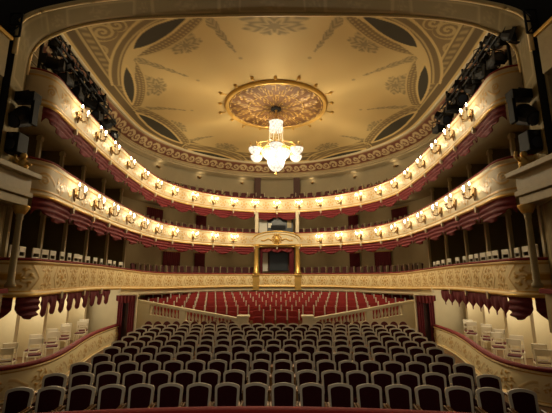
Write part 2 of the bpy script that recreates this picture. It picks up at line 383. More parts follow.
def inside(x, y, L):
    c = np.zeros(x.shape, bool); n = len(L)
    for i in range(n):
        a, b = L[i], L[(i+1) % n]; cr = (a[1] > y) != (b[1] > y)
        c ^= cr & (x < (b[0]-a[0])*(y-a[1])/((b[1]-a[1]) if abs(b[1]-a[1]) > 1e-9 else 1e-9)+a[0])
    return c
Yv = np.linspace(9.0, YMAX-.001, 400); uu = np.sin(np.linspace(-PI/2, PI/2, 361)*.999)
uu = .35*uu+.65*np.linspace(-1, 1, 361)
YY, UU = np.meshgrid(Yv, uu, indexing='ij'); XX = UU*halfw(YY); D = ceil_d(XX, YY); ZZ = ceil_z(D)
A = np.abs(XX); Rr = np.hypot(XX, YY-YC); PH = np.arctan2(XX, -(YY-YC))
FIELD = np.array((.58, .42, .175)); MOTIF = np.array((.20, .155, .075)); OLIVE = np.array((.045, .036, .018)); BAND = np.array((.19, .125, .05)); GOLDP = np.array((.60, .43, .17))
pc = np.broadcast_to(FIELD, (*XX.shape, 3)).copy()
cloud = .06*np.sin(XX*1.3+2*np.sin(YY*.7))*np.cos(YY*1.1+XX*.4); pc *= (1+cloud)[..., None]
def put(mask, col):
    global pc
    pc = pc*(1-mask[..., None])+col*mask[..., None]
# stripes beside the lip
for d0, d1, c in ((0, .12, GOLDP), (.12, .42, BAND*.75), (.42, .50, GOLDP*.8), (.50, .86, BAND*.95), (.86, .93, GOLDP*.9)):
    put(smooth(d0-.01, d0+.01, D)*(1-smooth(d1-.01, d1+.01, D)), c)
fr = (D > .5)*(D < .86)*(.5+.5*np.sin((A+YY*1.0)*13))*line(D, .68, .16); put(fr*.7, GOLDP*.8)
# bouquets and drops
def motif(cx, cy, R, kx, stretch=1., dens=6):
    ang = math.atan2(cx, -(cy-YC)); ca, sa = math.cos(ang), math.sin(ang)
    dx, dy = A-cx, YY-cy; rad = dx*sa-dy*ca; tan = dx*ca+dy*sa
    tan = tan/stretch; r = np.hypot(tan, rad); f_ = np.arctan2(tan, rad)
    lob = R*(.60+.26*np.abs(np.cos(3.5*f_))+.14*np.abs(np.cos(10.5*f_+.6))); lob = lob*(.72+.28*np.cos(f_))
    f = (1-smooth(lob*.86, lob, r))*(.62+.38*np.sin(r/R*21+2.4*np.cos(7*f_)))
    f = np.maximum(f, .9*(1-smooth(R*.10, R*.16, r)))
    put(np.clip(f, 0, 1)*.85*kx, MOTIF)
for px, py, R in ((186, 45, 1.0), (157, 86, 1.05), (177, 126, 1.05), (227, 147, 1.1)): 
    c = on_ceiling(px, py); motif(c[0], c[1], R*1.3, 1., 1.15)
for px, py, R in ((273, 26, 1.15), ): motif(0, on_ceiling(px, py)[1], 1.5, 1., 1.5)
for (p0, p1) in (((208, 18), (236, 52)), ((134, 58), (188, 76)), ((140, 109), (186, 110)), ((184, 143), (214, 136))):
    a, b = on_ceiling(*p0), on_ceiling(*p1)
    ab = b-a; t = ((A-a[0])*ab[0]+(YY-a[1])*ab[1])/(ab@ab); dd = np.abs((A-a[0])*ab[1]-(YY-a[1])*ab[0])/np.linalg.norm(ab); Lm = np.linalg.norm(ab)
    w = .28*(1-.75*np.clip(t, 0, 1))*(.55+.45*np.abs(np.sin(t*Lm*4.2)))
    put((dd < w)*(t > 0)*(t < 1)*(.35+.5*(.5+.5*np.sin(dd*30+t*Lm*22))), MOTIF)
for px, py in ((241, 58), (198, 80), (192, 110)):
    c = on_ceiling(px, py); put(.6*(1-smooth(.08, .12, np.hypot(A-c[0], YY-c[1]))), MOTIF)
# spandrels, ribs, lunettes
poly = np.vstack([RIB_OUT, [[11, RIB_OUT[-1][1]], [11, 8.], [RIB_OUT[0][0], 8.]]]); sp = inside(A, YY, poly)*smooth(.93, .97, D)
put(sp, BAND*1.25); sc = on_ceiling(102, 40)

for qx, qy, qr, sg_ in ((102, 31, .62, 1), (96, 50, .5, -1), (116, 24, .45, -1), (104, 66, .4, 1)):
    q0 = on_ceiling(qx, qy); r_ = np.hypot(A-q0[0], YY-q0[1]); f_ = np.arctan2(YY-q0[1], A-q0[0])
    put(sp*smooth(-.2, .3, np.cos(r_*24-sg_*f_))*(1-smooth(qr*.9, qr, r_))*.8, GOLDP*.9)

ribp = np.vstack([RIB_IN, RIB_OUT[::-1]]); rb = inside(A, YY, ribp).astype(float); put(rb, BAND)
dr = seg_dist(A, YY, RIB_IN); do_ = seg_dist(A, YY, RIB_OUT)
put(rb*line(np.mod(dr, .34), .17, .06), GOLDP*.8); put(1-smooth(.04, .07, np.minimum(dr, do_)), GOLDP)
mid = np.minimum(dr, do_); put(rb*smooth(.3, .42, mid)*(.5+.5*np.sin(A*16)*np.sin(YY*16)), GOLDP)
for L, I in zip(LENS, INNER):
    di = seg_dist(A, YY, I); ins = inside(A, YY, L).astype(float)
    bandm = (1-ins)*(1-smooth(.52, .58, di))
    if L is LENS[3]: bandm *= (di < .4)
    # the band lies on the side of the field only
    ctr = L.mean(0); 
    mI = I[len(I)//2]; dirn = (np.array((0., YC))-ctr); side = ((A-mI[0])*dirn[0]+(YY-mI[1])*dirn[1]) > -.35
    bandm = bandm*side
    put(bandm, BAND*1.1); put(bandm*(.5+.5*np.sin(di*34))*(.5+.5*np.sin((A+YY)*22)), GOLDP*.8)
    put(side*(1-smooth(.03, .06, np.abs(di-.55)))*(1-ins), GOLDP*.9)
    put(ins, OLIVE); dl = seg_dist(A, YY, np.vstack([L, L[:1]])); put(1-smooth(.035, .065, dl), GOLDP*1.05)
X = np.stack([XX, YY, ZZ], -1)
structure(gridobj('ceiling', X, M['ceilpaint'], paint=pc, gild=np.zeros(XX.shape)))
# rosette ------------------------------------------------------------------
ros = thing('ceiling_rosette', 'round gilded ceiling rosette of carved acanthus leaves above the chandelier', 'ceiling rosette', (0, YC, 13.38))
rr = np.linspace(.24, 2.98, 90); th = np.linspace(0, 2*PI, 361)
TH, RR = np.meshgrid(th, rr, indexing='ij')
leaf = np.zeros_like(TH)
for k, r0, r1, amp in ((8, .3, 1.0, 1), (12, .8, 1.8, 1), (16, 1.55, 2.35, 1), (20, 2.1, 2.85, 1)):
    t = (RR-r0)/(r1-r0); ph = np.abs(np.mod(TH*k/(2*PI)+(.5 if k in (12, 20) else 0), 1)-.5)*2
    w = np.sqrt(np.clip(np.sin(PI*np.clip(t, 0, 1)), 0, 1))*.9
    lf = np.clip((w-ph)*2.2, 0, 1)*(t > 0)*(t < 1)*(.55+.45*np.cos(ph*14)); leaf = np.maximum(leaf, lf)
ringl = np.maximum.reduce([line(RR, q, .05) for q in (.27, 1.72, 2.86)]); leaf = np.maximum(leaf, ringl)
blob = .5+.5*np.sin(TH*32)*np.sin(RR*15); leaf = np.clip((leaf*(.30+.9*blob)-.28)/.72, 0, 1)
Xr = np.stack([RR*np.cos(TH), RR*np.sin(TH), -.05-.10*leaf-.03*np.cos(RR*.5)], -1)
pr = np.array((.13, .055, .014))*(1-leaf[..., None])+np.array((.50, .31, .08))*leaf[..., None]
gridobj('carved_disc', Xr, M['paint'], ros, pr, leaf)
m = MB(); m.lathe([(2.92, .0), (2.94, -.1), (2.99, -.15), (3.04, -.12), (3.07, -.18), (3.13, -.18), (3.19, -.1), (3.21, .02)], 96); m.build('outer_moulding', M['gold'], ros, smooth=True)
m = MB(); m.lathe([(.01, -.20), (.22, -.21), (.33, -.18), (.33, 0)], 24); m.build('vent', M['hole'], ros)
for k in range(18):
    a = 2*PI*(k+.5)/18; r = 3.45 if k % 2 else 3.65
    m = MB(); m.sphere((0, 0, -.06), .10, 8, 6); m.tube([(-.1-(r-3.4), 0, -.05), (0, 0, -.07)], .03, 6); m.sphere((.09, 0, -.05), .05, 6, 5)
    m.build('rosette_drop', M['gold'], ros, (r*math.cos(a), r*math.sin(a), 0), (0, 0, a), smooth=True)
# chandelier ---------------------------------------------------------------
LC = []; s_c = math.sin
ch = thing('chandelier', 'huge lit crystal chandelier with round bowls hanging from the ceiling rosette', 'chandelier', (0, YC, 9.0))
def bowl(R, h, n=28): return [(.02, -h), (R*.30, -h*.96), (R*.62, -h*.78), (R*.85, -h*.5), (R*.97, -h*.22), (R, 0), (R*.99, .03)]
def light_shield(R): return [(R*1.02, .0), (R*1.03, .05), (R*.9, .07), (R*.4, .05), (.02, .05)]  # cover added over each bowl to keep its light off the ceiling
m = MB(); m.tube([(0, 0, 1.2), (0, 0, 4.30)], .045, 8); [m.sphere((0, 0, q), .09, 8, 6) for q in (3.6, 3.9, 4.15)]; m.build('stem', M['gold'], ch, smooth=True)
m = MB(); m.lathe([(.30, 2.75), (.44, 2.8), (.42, 3.0), (.40, 3.25), (.45, 3.38), (.35, 3.42), (.05, 3.42)], 24); m.build('crystal_crown', M['crystal'], ch, smooth=True)
m = MB()
for k in range(16):
    a = 2*PI*k/16; m.tube([(.40*math.cos(a), .40*math.sin(a), 2.78), (.42*math.cos(a), .42*math.sin(a), 2.2), (.62*math.cos(a), .62*math.sin(a), 1.65), (.86*math.cos(a), .86*math.sin(a), 1.45)], .016, 5)
m.build('crystal_strands', M['candle'], ch)
m = MB(); m.lathe(bowl(.88, .62), 32, (0, 0, 1.42)); m.build('main_bowl', M['crystal'], ch, smooth=True); m = MB(); m.lathe(light_shield(.88), 32, (0, 0, 1.44)); m.build('added_bowl_shield', M['gold'], ch)
m = MB(); m.lathe([(.86, -.02), (.93, -.02), (.94, .06), (.86, .06)], 32, (0, 0, 1.44)); m.build('bowl_rim', M['gold'], ch)
m = MB(); m.lathe(bowl(.54, .62), 28, (0, 0, .80)); m.build('lower_bowl', M['crystal'], ch, smooth=True); m = MB(); m.lathe(light_shield(.54), 28, (0, 0, .82)); m.build('added_bowl_shield', M['gold'], ch)
m = MB(); m.sphere((0, 0, .14), .06, 8, 6); m.tube([(0, 0, .12), (0, 0, -.08)], [.03, .008], 6); m.build('finial', M['gold'], ch, smooth=True)
for k in range(6):
    a = -PI/2+k*PI/3; c, s_ = math.cos(a), math.sin(a)
    m = MB(); m.tube([(.1*c, .1*s_, 1.75), (.6*c, .6*s_, 2.02), (1.1*c, 1.1*s_, 1.85), (1.43*c, 1.43*s_, 1.50)], .035, 6); ar = m.build('arm', M['gold'], ch, smooth=True)
    m = MB(); m.lathe(bowl(.38, .36), 20, (1.43*c, 1.43*s_, 1.38)); m.build('bowl', M['crystal'], ar, smooth=True); m = MB(); m.lathe(light_shield(.38), 20, (1.43*c, 1.43*s_, 1.40)); m.build('added_bowl_shield', M['gold'], ar)
    LC.append((1.0*math.cos(a+PI/6), 1.0*s_c(a+PI/6)))
    m = MB()
    for q in range(5):
        b = 2*PI*q/5; X0, Y0 = 1.43*c+.32*math.cos(b), 1.43*s_+.32*math.sin(b); m.tube([(X0, Y0, 1.4), (X0, Y0, 1.6)], .02, 5); m.sphere((X0, Y0, 1.66), .04, 6, 5, 1.4)
    m.build('candle_ring', M['gold'], ar)
# sconces -------------------------------------------------------------------
def lamp(name, loc, e, col, r=.06):
    l = bpy.data.lights.new(name, 'POINT'); l.energy = e; l.color = col; l.shadow_soft_size = r
    o = bpy.data.objects.new(name, l); COL.objects.link(o); o.location = loc; return o
sc0 = thing('wall_sconce', '', 'wall sconce', group='sconces along the balcony fronts')
m = MB(); m.prism([(-.09, -.05), (0, -.2), (.09, -.05), (.07, .1), (.11, .17), (0, .28), (-.11, .17), (-.07, .1)], -.03, .02); m.sphere((0, -.04, .02), .06, 8, 6); m.build('backplate', M['bronze'], sc0, bevel=.01)
for q, (ax, ay, az) in enumerate(((-.24, -.22, .12), (0, -.34, .02), (.24, -.22, .12))):
    m = MB(); m.tube([(0, -.03, .0), (ax*.4, ay*.6, -.12), (ax*.9, ay, -.08), (ax, ay, az)], [.02, .018, .016, .016], 6); m.lathe([(.01, 0), (.05, .01), (.06, .03), (.02, .03)], 8, (ax, ay, az)); ar = m.build('arm', M['bronze'], sc0, smooth=True)
    m = MB(); m.tube([(ax, ay, az+.03), (ax, ay, az+.16)], .02, 6); m.build('candle', M['candle'], ar)
    m = MB(); m.lathe([(.002, 0), (.022, .02), (.028, .05), (.018, .09), (.002, .13)], 8, (ax, ay, az+.16)); m.build('flame_bulb', M['flame'], ar, smooth=True)
for (lx, ly) in LC:
    lamp('chandelier_light', (lx, YC+ly, 9.75), 330, (1, .84, .56), .12)
    lamp('chandelier_light', (lx*1.1, YC+ly*1.1, 10.9), 34, (1, .84, .56), .12)
mk = Maker(sc0)
for t in (2, 3):
    z = TI[t]; Hm = z['zb']+.40*(z['zt']-z['zb'])
    for k in range(-11, 12):
        if t == 2 and abs(k) < 2: continue
        s = bay(k); x, y, a = front_at(s, -.10, t)
        side = 'left' if k < 0 else 'right'
        w = 'at its very middle' if k == 0 else f'{ORD[abs(k)-(1 if t == 2 else 0)]} {side} of centre'
        mk((x, y, Hm), a-PI/2, f'lit three-candle sconce on the {"top" if t == 3 else "middle"} balcony front, {w}')
        xl, yl, _ = front_at(s, -.33, t); lamp('sconce_light', (xl, yl, Hm+.22), 13, (1, .83, .54), .06)
# swags ---------------------------------------------------------------------
def swag_mesh(s0, s1, zfun, kind, tt_=0):
    n = 40; ss = np.linspace(s0+.03, s1-.03, n); m_ = 14; X = np.zeros((n, 2*m_, 3))
    for i, s in enumerate(ss):
        t = (s-s0)/(s1-s0); z0 = zfun(s)
        if kind == 'swag':
            drop = .16+.48*math.sin(PI*t)**.75; ed = math.exp(-(min(t, 1-t)/.05)**2); drop += .34*ed
        elif kind == 'deep': drop = .28+.36*math.sin(PI*t)**.7
        else:
            q = (t*3) % 1; drop = .20+.46*(1-abs(2*q-1))**.8
        for j in range(m_):
            u = j/(m_-1)
            if kind in ('swag', 'deep'): fold = .065*math.sin(u*(drop/.66)*24+1.5*math.sin(PI*t))*math.sin(PI*t)**.5+.05*u*math.sin(PI*t)
            else: fold = .035*math.sin(t*3*2*PI*2)*u+.03*math.sin(PI*u)
            x, y, a = front_at(s, -.03-fold, tt_)
            X[i, j] = (x, y, z0-u*drop)
            x, y, a = front_at(s, -.005-fold, tt_); X[i, 2*m_-1-j] = (x, y, z0-u*drop)
    return np.concatenate([X, X[:, :1]], 1)
for t in (2, 3):
    zz = TI[t]['zb']+.0
    for k in range(-12, 12):
        s0, s1 = bay(k), bay(k+1)
        if t == 2 and k in (-1, 0): continue
        o = gridobj('swag', swag_mesh(s0, s1, lambda s: zz-.03, 'swag', t), M['swag']); i = k+1 if k >= 0 else -k; side = 'right' if k >= 0 else 'left'
        tag(o, f'crimson velvet swag under the {"top" if t == 3 else "middle"} balcony, {ORD[i-(1 if t == 2 else 0)]} {side} of centre', 'swag', 'swags under the balcony fronts')
for sgn in (-1, 1):
    side = 'left' if sgn < 0 else 'right'; j = 0
    LB = [16.3, 18.5, 20.4, 22.15, 22.95, 23.8]
    for k in range(7, 12):
        a0, a1 = LB[k-7], LB[k-6]; s0, s1 = (a0, a1) if sgn > 0 else (-a1, -a0); j += 1
        zf = lambda s: 2.46+float(np.interp(s, SF, dipF))
        o = gridobj('lambrequin', swag_mesh(s0, s1, zf, 'deep' if k >= 10 else 'tongue'), M['drape'])
        tag(o, f'dark burgundy {"deep swag" if k >= 10 else "three-tongued lambrequin"} over the {side} ground boxes, {ORD[j]} from the door', 'lambrequin', 'lambrequins over the ground boxes')
# stalls chairs --------------------------------------------------------------
def arch(w, z0, z1, rise, n=10):
    top = [(w/2, z1-rise-.05), (w/2*.985, z1-rise-.012)]+[(w/2*k, z1-rise*k*k) for k in np.linspace(.90, -.90, n)]+[(-w/2*.985, z1-rise-.012), (-w/2, z1-rise-.05)]
    return [(-w/2*.90, z0), (w/2*.90, z0)]+top
st = thing('stalls_chair', '', 'chair', group='stalls chairs in rows facing the stage')
RX = -math.radians(9)
m = MB(); m.ring(arch(.485, .24, .94, .055), arch(.375, .32, .88, .042), -.03, .03); m.build('back_frame', M['frame'], st, (0, .17, 0), (RX, 0, 0), bevel=.008)
m = MB(); m.prism(arch(.39, .31, .89, .045), -.035, .02); m.build('backrest', M['maroon'], st, (0, .17, 0), (RX, 0, 0), bevel=.012)
m = MB(); m.box((0, 0, .42), (.42, .42, .12)); m.build('seat', M['maroon'], st, bevel=.03)
for sx in (-1, 1):
    m = MB(); m.box((sx*.245, .02, .60), (.045, .36, .04)); m.box((sx*.245, -.13, .49), (.04, .05, .2)); m.sphere((sx*.245, -.16, .61), .032, 8, 6); m.build('armrest', M['arm'], st, bevel=.006)
    m = MB(); m.box((sx*.20, -.17, .18), (.045, .045, .36), taper=1.2); m.build('leg', M['frame'], st); m = MB(); m.box((sx*.20, .17, .18), (.045, .045, .36)); m.build('leg', M['frame'], st)
mk = Maker(st)
EXT = [4.65, 4.6, 4.58, 4.58, 4.73, 4.94, 5.03, 5.24, 5.36, 5.45]; NN = [8.5, 8.5, 8.5, 8.5, 9, 9, 9.5, 9.5, 10, 10.5]
YR = [7.4+.985*i for i in range(10)]
for r in range(10):
    cnt = int(2*NN[r])+1
    for i in range(cnt):
        x = (i-NN[r])/NN[r]*EXT[r]; y = YR[r]-.016*x*x-.17
        rw = 'front row' if r == 0 else f'{ORD[r+1]} row'
        mk((x, y, 0), -.032*x, f'pale-framed maroon stalls chair in the {rw} of stalls, {place_in_row(i, cnt)}')
# round-backed chairs along the balustrade
rc = thing('round_back_chair', '', 'chair', group='round-backed chairs before the balustrades')
ol = [(-.18, .35), (.18, .35)]+[(.18*math.cos(q), .72+.21*math.sin(q)) for q in np.linspace(0, PI, 11)]
m = MB(); m.prism(ol, -.03, .03); m.build('backrest', M['maroon2'], rc, (0, .14, 0), (-.1, 0, 0), bevel=.015)
m = MB(); m.box((0, -.03, .42), (.36, .36, .1)); m.build('seat', M['maroon2'], rc, bevel=.03)
for sx in (-1, 1):
    for sy in (-.17, .12): m = MB(); m.box((sx*.15, sy, .185), (.04, .04, .37)); m.build('leg', M['arm'], rc)
mk = Maker(rc)
for sgn in (-1, 1):
    for i in range(10):
        x = sgn*(5.84-i*.427); mk((x, 17.0-.14, 0), -.02*x, f'round-backed maroon chair before the {"left" if sgn < 0 else "right"} balustrade, {ORD[i+1]} from its outer end')
# amphitheatre ----------------------------------------------------------------
AY = [17.95+1.6*i for i in range(6)]; AZ = [.36, .45, .57, .69, .81, .92]
amp = thing('amphitheatre_platform', 'stepped platform carrying the red amphitheatre seats at the back', 'platform')
for i in range(6):
    y0 = AY[i]-(.25 if i == 0 else .7); y1 = AY[i]+(.9 if i < 5 else .35); w = [1.8, 8.0, 9.0, 9.3, 9.0, 8.4][i]
    m = MB(); m.box((0, (y0+y1)/2, AZ[i]/2), (2*w, y1-y0, AZ[i])); m.build('step', M['floor'], amp)
am = thing('amphitheatre_chair', '', 'chair', group='red amphitheatre chairs')
m = MB(); m.prism([(-.25, .12), (.25, .12), (.25, .90), (.20, .945), (-.20, .945), (-.25, .90)], -.05, .03); m.build('backrest', M['amph'], am, (0, .16, 0), (RX, 0, 0), bevel=.02)
m = MB(); m.box((0, .02, .48), (.46, .10, .40), rx=-.12); m.build('seat', M['amph'], am, bevel=.03)
m = MB(); m.box((.28, .05, .77), (.055, .2, .48)); m.build('side_panel', M['white'], am, bevel=.008)
m = MB(); m.box((0, .12, .1), (.42, .12, .2)); m.build('base', M['arm'], am)
mk = Maker(am); AW = [1.5, 7.4, 8.6, 9.0, 8.9, 8.2]
for r in range(6):
    n = int(2*AW[r]/.575); n = n if (n % 2) == (r % 2) else n-1
    for i in range(n):
        x = (i-(n-1)/2)*.575; y = AY[r]-.014*x*x-.05
        if r > 0 and abs(x) > 1.9 and y < 17.85+(abs(x)-1.75)*.25+.35: continue
        mk((x, max(y, AY[r]-.62), AZ[r]), -.028*x, f'red amphitheatre chair in its {ORD[r+1]} row, {place_in_row(i, n)}')
# balustrades in front of the amphitheatre
for sgn in (-1, 1):
    sd = 'left' if sgn < 0 else 'right'
    b = thing('balustrade', f'cream stone balustrade sloping up to the {sd} beside the red seats', 'balustrade')
    p0 = np.array((sgn*1.74, 17.62)); p1 = np.array((sgn*7.15, 18.95)); Lb = np.linalg.norm(p1-p0); dv = (p1-p0)/Lb; ang = math.atan2(dv[1], dv[0])
    zr = lambda t: 1.02+.76*t
    def wedge(t0, t1, za0, za1, zb0, zb1, th_):
        nrm = np.array((-dv[1], dv[0]))*th_/2; v = []
        for tt, lo, hi in ((t0, za0, zb0), (t1, za1, zb1)):
            q = p0+dv*Lb*tt
            for e in (-1, 1):
                for zz in (lo, hi): v.append((q[0]+e*nrm[0], q[1]+e*nrm[1], zz))
        return MB().add(v, [(0, 1, 3, 2), (4, 6, 7, 5), (0, 4, 5, 1), (2, 3, 7, 6), (0, 2, 6, 4), (1, 5, 7, 3)])
    wedge(0, 1, zr(0)-.14, zr(1)-.14, zr(0), zr(1), .24).build('handrail', M['ivory'], b, bevel=.02)
    wedge(0, 1, 0, 0, .45, zr(1)-.62, .22).build('base_wall', M['cream'], b)
    for t0, t1 in ((.0, .06), (.50, .56), (.86, 1.0)): wedge(t0, t1, .3, .3, zr(t0)-.12, zr(t1)-.12, .215).build('pier', M['cream'], b)
    for g0, g1 in ((.075, .485), (.575, .85)):
        nb = int((g1-g0)*Lb/.19)
        for q in range(nb):
            t = g0+(g1-g0)*(q+.5)/nb; c = p0+dv*Lb*t; lo = .45+(zr(1)-.62-.45)*t; hi = zr(t)-.13; h = hi-lo
            m = MB(); m.lathe([(.06, 0), (.06, .05*h), (.035, .1*h), (.07, .32*h), (.06, .45*h), (.03, .75*h), (.04, .88*h), (.06, .93*h), (.06, h)], 8, (c[0], c[1], lo)); m.build('baluster', M['ivory'], b, smooth=True)
    m = MB(); m.box((sgn*1.52, 17.55, .53), (.46, .46, 1.06)); m.box((sgn*1.52, 17.55, 1.10), (.58, .58, .10)); m.box((sgn*1.52, 17.55, .06), (.56, .56, .12)); m.build('pedestal', M['cream'], b, bevel=.02)
# ground boxes ------------------------------------------------------------------
for sgn in (-1, 1):
    sd = 'left' if sgn < 0 else 'right'
    H = spline([(7.2, 16.85), (7.16, 15.6), (7.02, 14.4), (6.73, 13.1), (6.4, 11.9), (6.11, 10.6), (6.12, 9.75), (6.45, 9.15), (7.1, 8.8)], .05)
    H[:, 0] *= sgn
    if sgn < 0: H = H[::-1]
    Nn = normals(H)
    if Nn[len(Nn)//2, 0]*sgn < 0: Nn = -Nn
    S = np.r_[0, np.cumsum(np.linalg.norm(np.diff(H, axis=0), axis=1))]
    if sgn < 0: S = S[-1]-S
    p = thing('box_parapet', f'gilded curving parapet of the {sd} ground boxes with red velvet rail', 'parapet')
    make_front(H, Nn, S, .74, .0, 'parapet', p, base=np.array((.86, .74, .44)))
    gridobj('velvet_rail', tube_along(H, Nn, .04, .785, .11, .055), M['rail'], p)
    # raised box floor
    W = np.stack([np.full(len(H), sgn*9.6), H[:, 1]], 1); Xb = np.zeros((len(H), 2, 3)); Xb[:, 0, :2] = H+Nn*.16; Xb[:, 1, :2] = W; Xb[:, :, 2] = .2
    structure(gridobj('floor_boxes_'+sd, Xb, M['floor'], smooth=False))
    # posts between the ground boxes
    for k, (yy) in enumerate((9.75, 11.5, 13.2, 14.9, 16.5)):
        xw = np.interp(yy, PW[PW[:, 0] > 0][::-1][:, 1], PW[PW[:, 0] > 0][::-1][:, 0])
        q = thing('box_pilaster', f'cream pilaster dividing the {sd} ground boxes, {ORD[k+1]} from the stage', 'pilaster', (sgn*(xw+1.55), yy, 0), 0, 'pilasters between the ground boxes')
        m = MB(); m.box((0, 0, 1.24), (.9, .16, 2.47)); m.build('shaft', M['ivory'], q); m = MB(); m.box((-sgn*.4, 0, 2.35), (.26, .26, .16)); m.build('capital', M['gold'], q); m = MB(); m.box((-sgn*.4, 0, .3), (.24, .24, .2)); m.build('plinth', M['ivory'], q)
    for yy in (10.6, 12.4, 14.1, 15.7): lamp('unseen_box_lamp', (sgn*(7.9 if yy < 12 else 8.4), yy, 2.0), 32, (1, .88, .64), .35)  # unseen lamps without fixtures, put in to light the ground boxes
    m = MB(); m.box((sgn*8.55, 17.3, 1.24), (2.3, .1, 2.46)); structure(m.build('wall_'+sd+'_boxes_end', M['cream']))
    # doorway at the back corner
    dr_ = thing('door_portal', f'doorway hung with dark red curtains at the {sd} back corner of the stalls', 'doorway', (sgn*6.9, 16.98, 0))
    m = MB(); m.box((-sgn*.42, .05, 1.05), (.08, .12, 2.1)); m.box((sgn*.42, .05, 1.05), (.08, .12, 2.1)); m.box((0, .05, 2.08), (.9, .14, .1)); m.build('frame', M['ivory'], dr_)
    n = 40; cx = np.linspace(-.40, .40, n)*sgn; Xc = np.zeros((n, 2, 3)); Xc[:, :, 0] = cx[:, None]; Xc[:, :, 1] = (.03*np.sin(np.arange(n)*1.3))[:, None]-.04; Xc[:, 0, 2] = .01; Xc[:, 1, 2] = 2.06
    keep = np.r_[0:15]; gridobj('curtain', Xc[keep], M['drape'], dr_); gridobj('curtain', Xc[27:], M['drape'], dr_); m = MB(); m.box((0, .16, 1.03), (.8, .06, 2.06)); m.build('door_leaf', M['box'], dr_)
    Xp = np.zeros((n, 6, 3)); Xp[:, :, 0] = (np.linspace(-.44, .44, n)*sgn)[:, None]; Xp[:, :, 1] = -.15+.03*np.sin(np.arange(n)*.9)[:, None]
    for j in range(6): Xp[:, j, 2] = 2.1-j/5*(.24+.1*np.sin(np.linspace(0, PI, n)))
    gridobj('pelmet', Xp, M['swag'], dr_)
    m = MB(); m.box((sgn*7.45, 18.3, 1.06), (.16, 2.0, 2.12)); w = m.build('wall_'+sd+'_return', M['cream']); structure(w)
    q = thing('doorway_pilaster', f'slim cream pilaster between the {sd} curtained doorway and the amphitheatre', 'pilaster', (sgn*6.78, 17.6, 0)); m = MB(); m.box((0, 0, 1.06), (.2, .2, 2.12)); m.build('shaft', M['ivory'], q, bevel=.02); m = MB(); m.box((0, 0, 2.06), (.26, .26, .1)); m.build('cap', M['ivory'], q)
# white chairs in the boxes
wc = thing('white_chair', '', 'chair', group='white chairs in the side boxes')
m = MB(); m.box((0, 0, .42), (.38, .38, .04)); m.build('seat_frame', M['white'], wc, bevel=.01); m = MB(); m.box((0, 0, .46), (.34, .34, .05)); m.build('cushion', M['maroon2'], wc, bevel=.02)
for sx in (-1, 1): 
    m = MB(); m.box((sx*.165, -.165, .20), (.035, .035, .40)); m.build('leg', M['white'], wc); m = MB(); m.box((sx*.165, .165, .45), (.035, .035, .90)); m.build('leg', M['white'], wc)
m = MB(); m.box((0, .165, .82), (.38, .035, .17)); m.build('top_rail', M['white'], wc, bevel=.012); m = MB(); m.box((0, .165, .60), (.30, .025, .05)); m.build('slat', M['white'], wc)
mk = Maker(wc)
for sgn in (-1, 1):
    sd = 'left' if sgn < 0 else 'right'
    spots = [(7.0, 9.75), (7.45, 10.5), (7.2, 11.3), (7.75, 12.0), (7.5, 12.6), (8.0, 13.3), (7.95, 14.0), (8.3, 14.7), (8.1, 15.4), (8.35, 16.1)]
    for i, (x, y) in enumerate(spots): mk((sgn*x, y, .2), -sgn*(.5+.25*random.uniform(-1, 1))+(0 if sgn > 0 else 0), f'white wooden chair in the {sd} ground boxes, {ORD[i+1]} from the stage')
    i = 0
    for k in range(7, 12):
        for q in range(3):
            s = sgn*bay(k+.1+q*.32)
            if abs(s) > SMAX-.9: continue
            i += 1; x, y, a = front_at(s, .55+.12*random.random()); d = float(np.interp(s, SF, dipF))
            mk((x, y, TI[1]['zb']+.475+d), a-PI/2+random.uniform(-.15, .15), f'white chair behind the {sd} rail of the lowest balcony, {ORD[i]} from the back')
# balcony seats -------------------------------------------------------------------
bs = thing('balcony_chair', '', 'chair', group='dark red balcony chairs')
m = MB(); m.prism([(-.24, .3), (.24, .3), (.24, .86), (.15, .92), (-.15, .92), (-.24, .86)], -.04, .04); m.build('backrest', M['baldark'], bs, (0, .18, 0), (RX, 0, 0), bevel=.015)
m = MB(); m.box((0, -.04, .42), (.46, .40, .12)); m.build('seat', M['baldark'], bs, bevel=.03)
m = MB(); m.box((.265, .12, .46), (.022, .2, .94)); m.build('side_panel', M['post'], bs)
mk = Maker(bs)
def seat_row(t, o, dzz, smin, smax, pitch, words):
    ss = np.arange(smin, smax, pitch)
    for sgn in (-1, 1):
        for i, s in enumerate(ss):
            x, y, a = front_at(sgn*s, o, t); d = float(np.interp(sgn*s, SF, dipF)) if t == 1 else 0
            mk((x, y, TI[t]['zb']+TI[t]['up']+.005+d+dzz), a-PI/2, f'dark red chair {words}, {ORD[i+1]} {"left" if sgn < 0 else "right"} of centre')
seat_row(1, .72, .09, 1.75, 11.6, .53, 'behind the lowest balcony rail')
seat_row(2, .72, .03, 1.75, 11.4, .53, 'behind the middle balcony rail')
seat_row(3, .72, .25, .35, 12.4, .55, 'in the nearer row of the top gallery')
seat_row(3, 1.55, .72, 1.1, 13.6, .60, 'in the rear row of the top gallery')
gal = thing('gallery_riser', 'raised step under the rear seat row of the top gallery', 'riser')
ii = np.where(PF[:, 1] > 15)[0]; gridobj('step', sweep(PF[ii], NF[ii], [(1.16, 8.36), (1.16, 9.07), (2.1, 9.07), (2.55, 9.07)]), M['floor'], gal, smooth=False)
ii = np.where(PF[:, 1] > 16)[0]; gridobj('step', sweep(PF[ii], NF[ii], [(.3, 8.36), (.3, 8.60), (1.15, 8.60), (1.15, 8.36)]), M['floor'], gal, smooth=False)
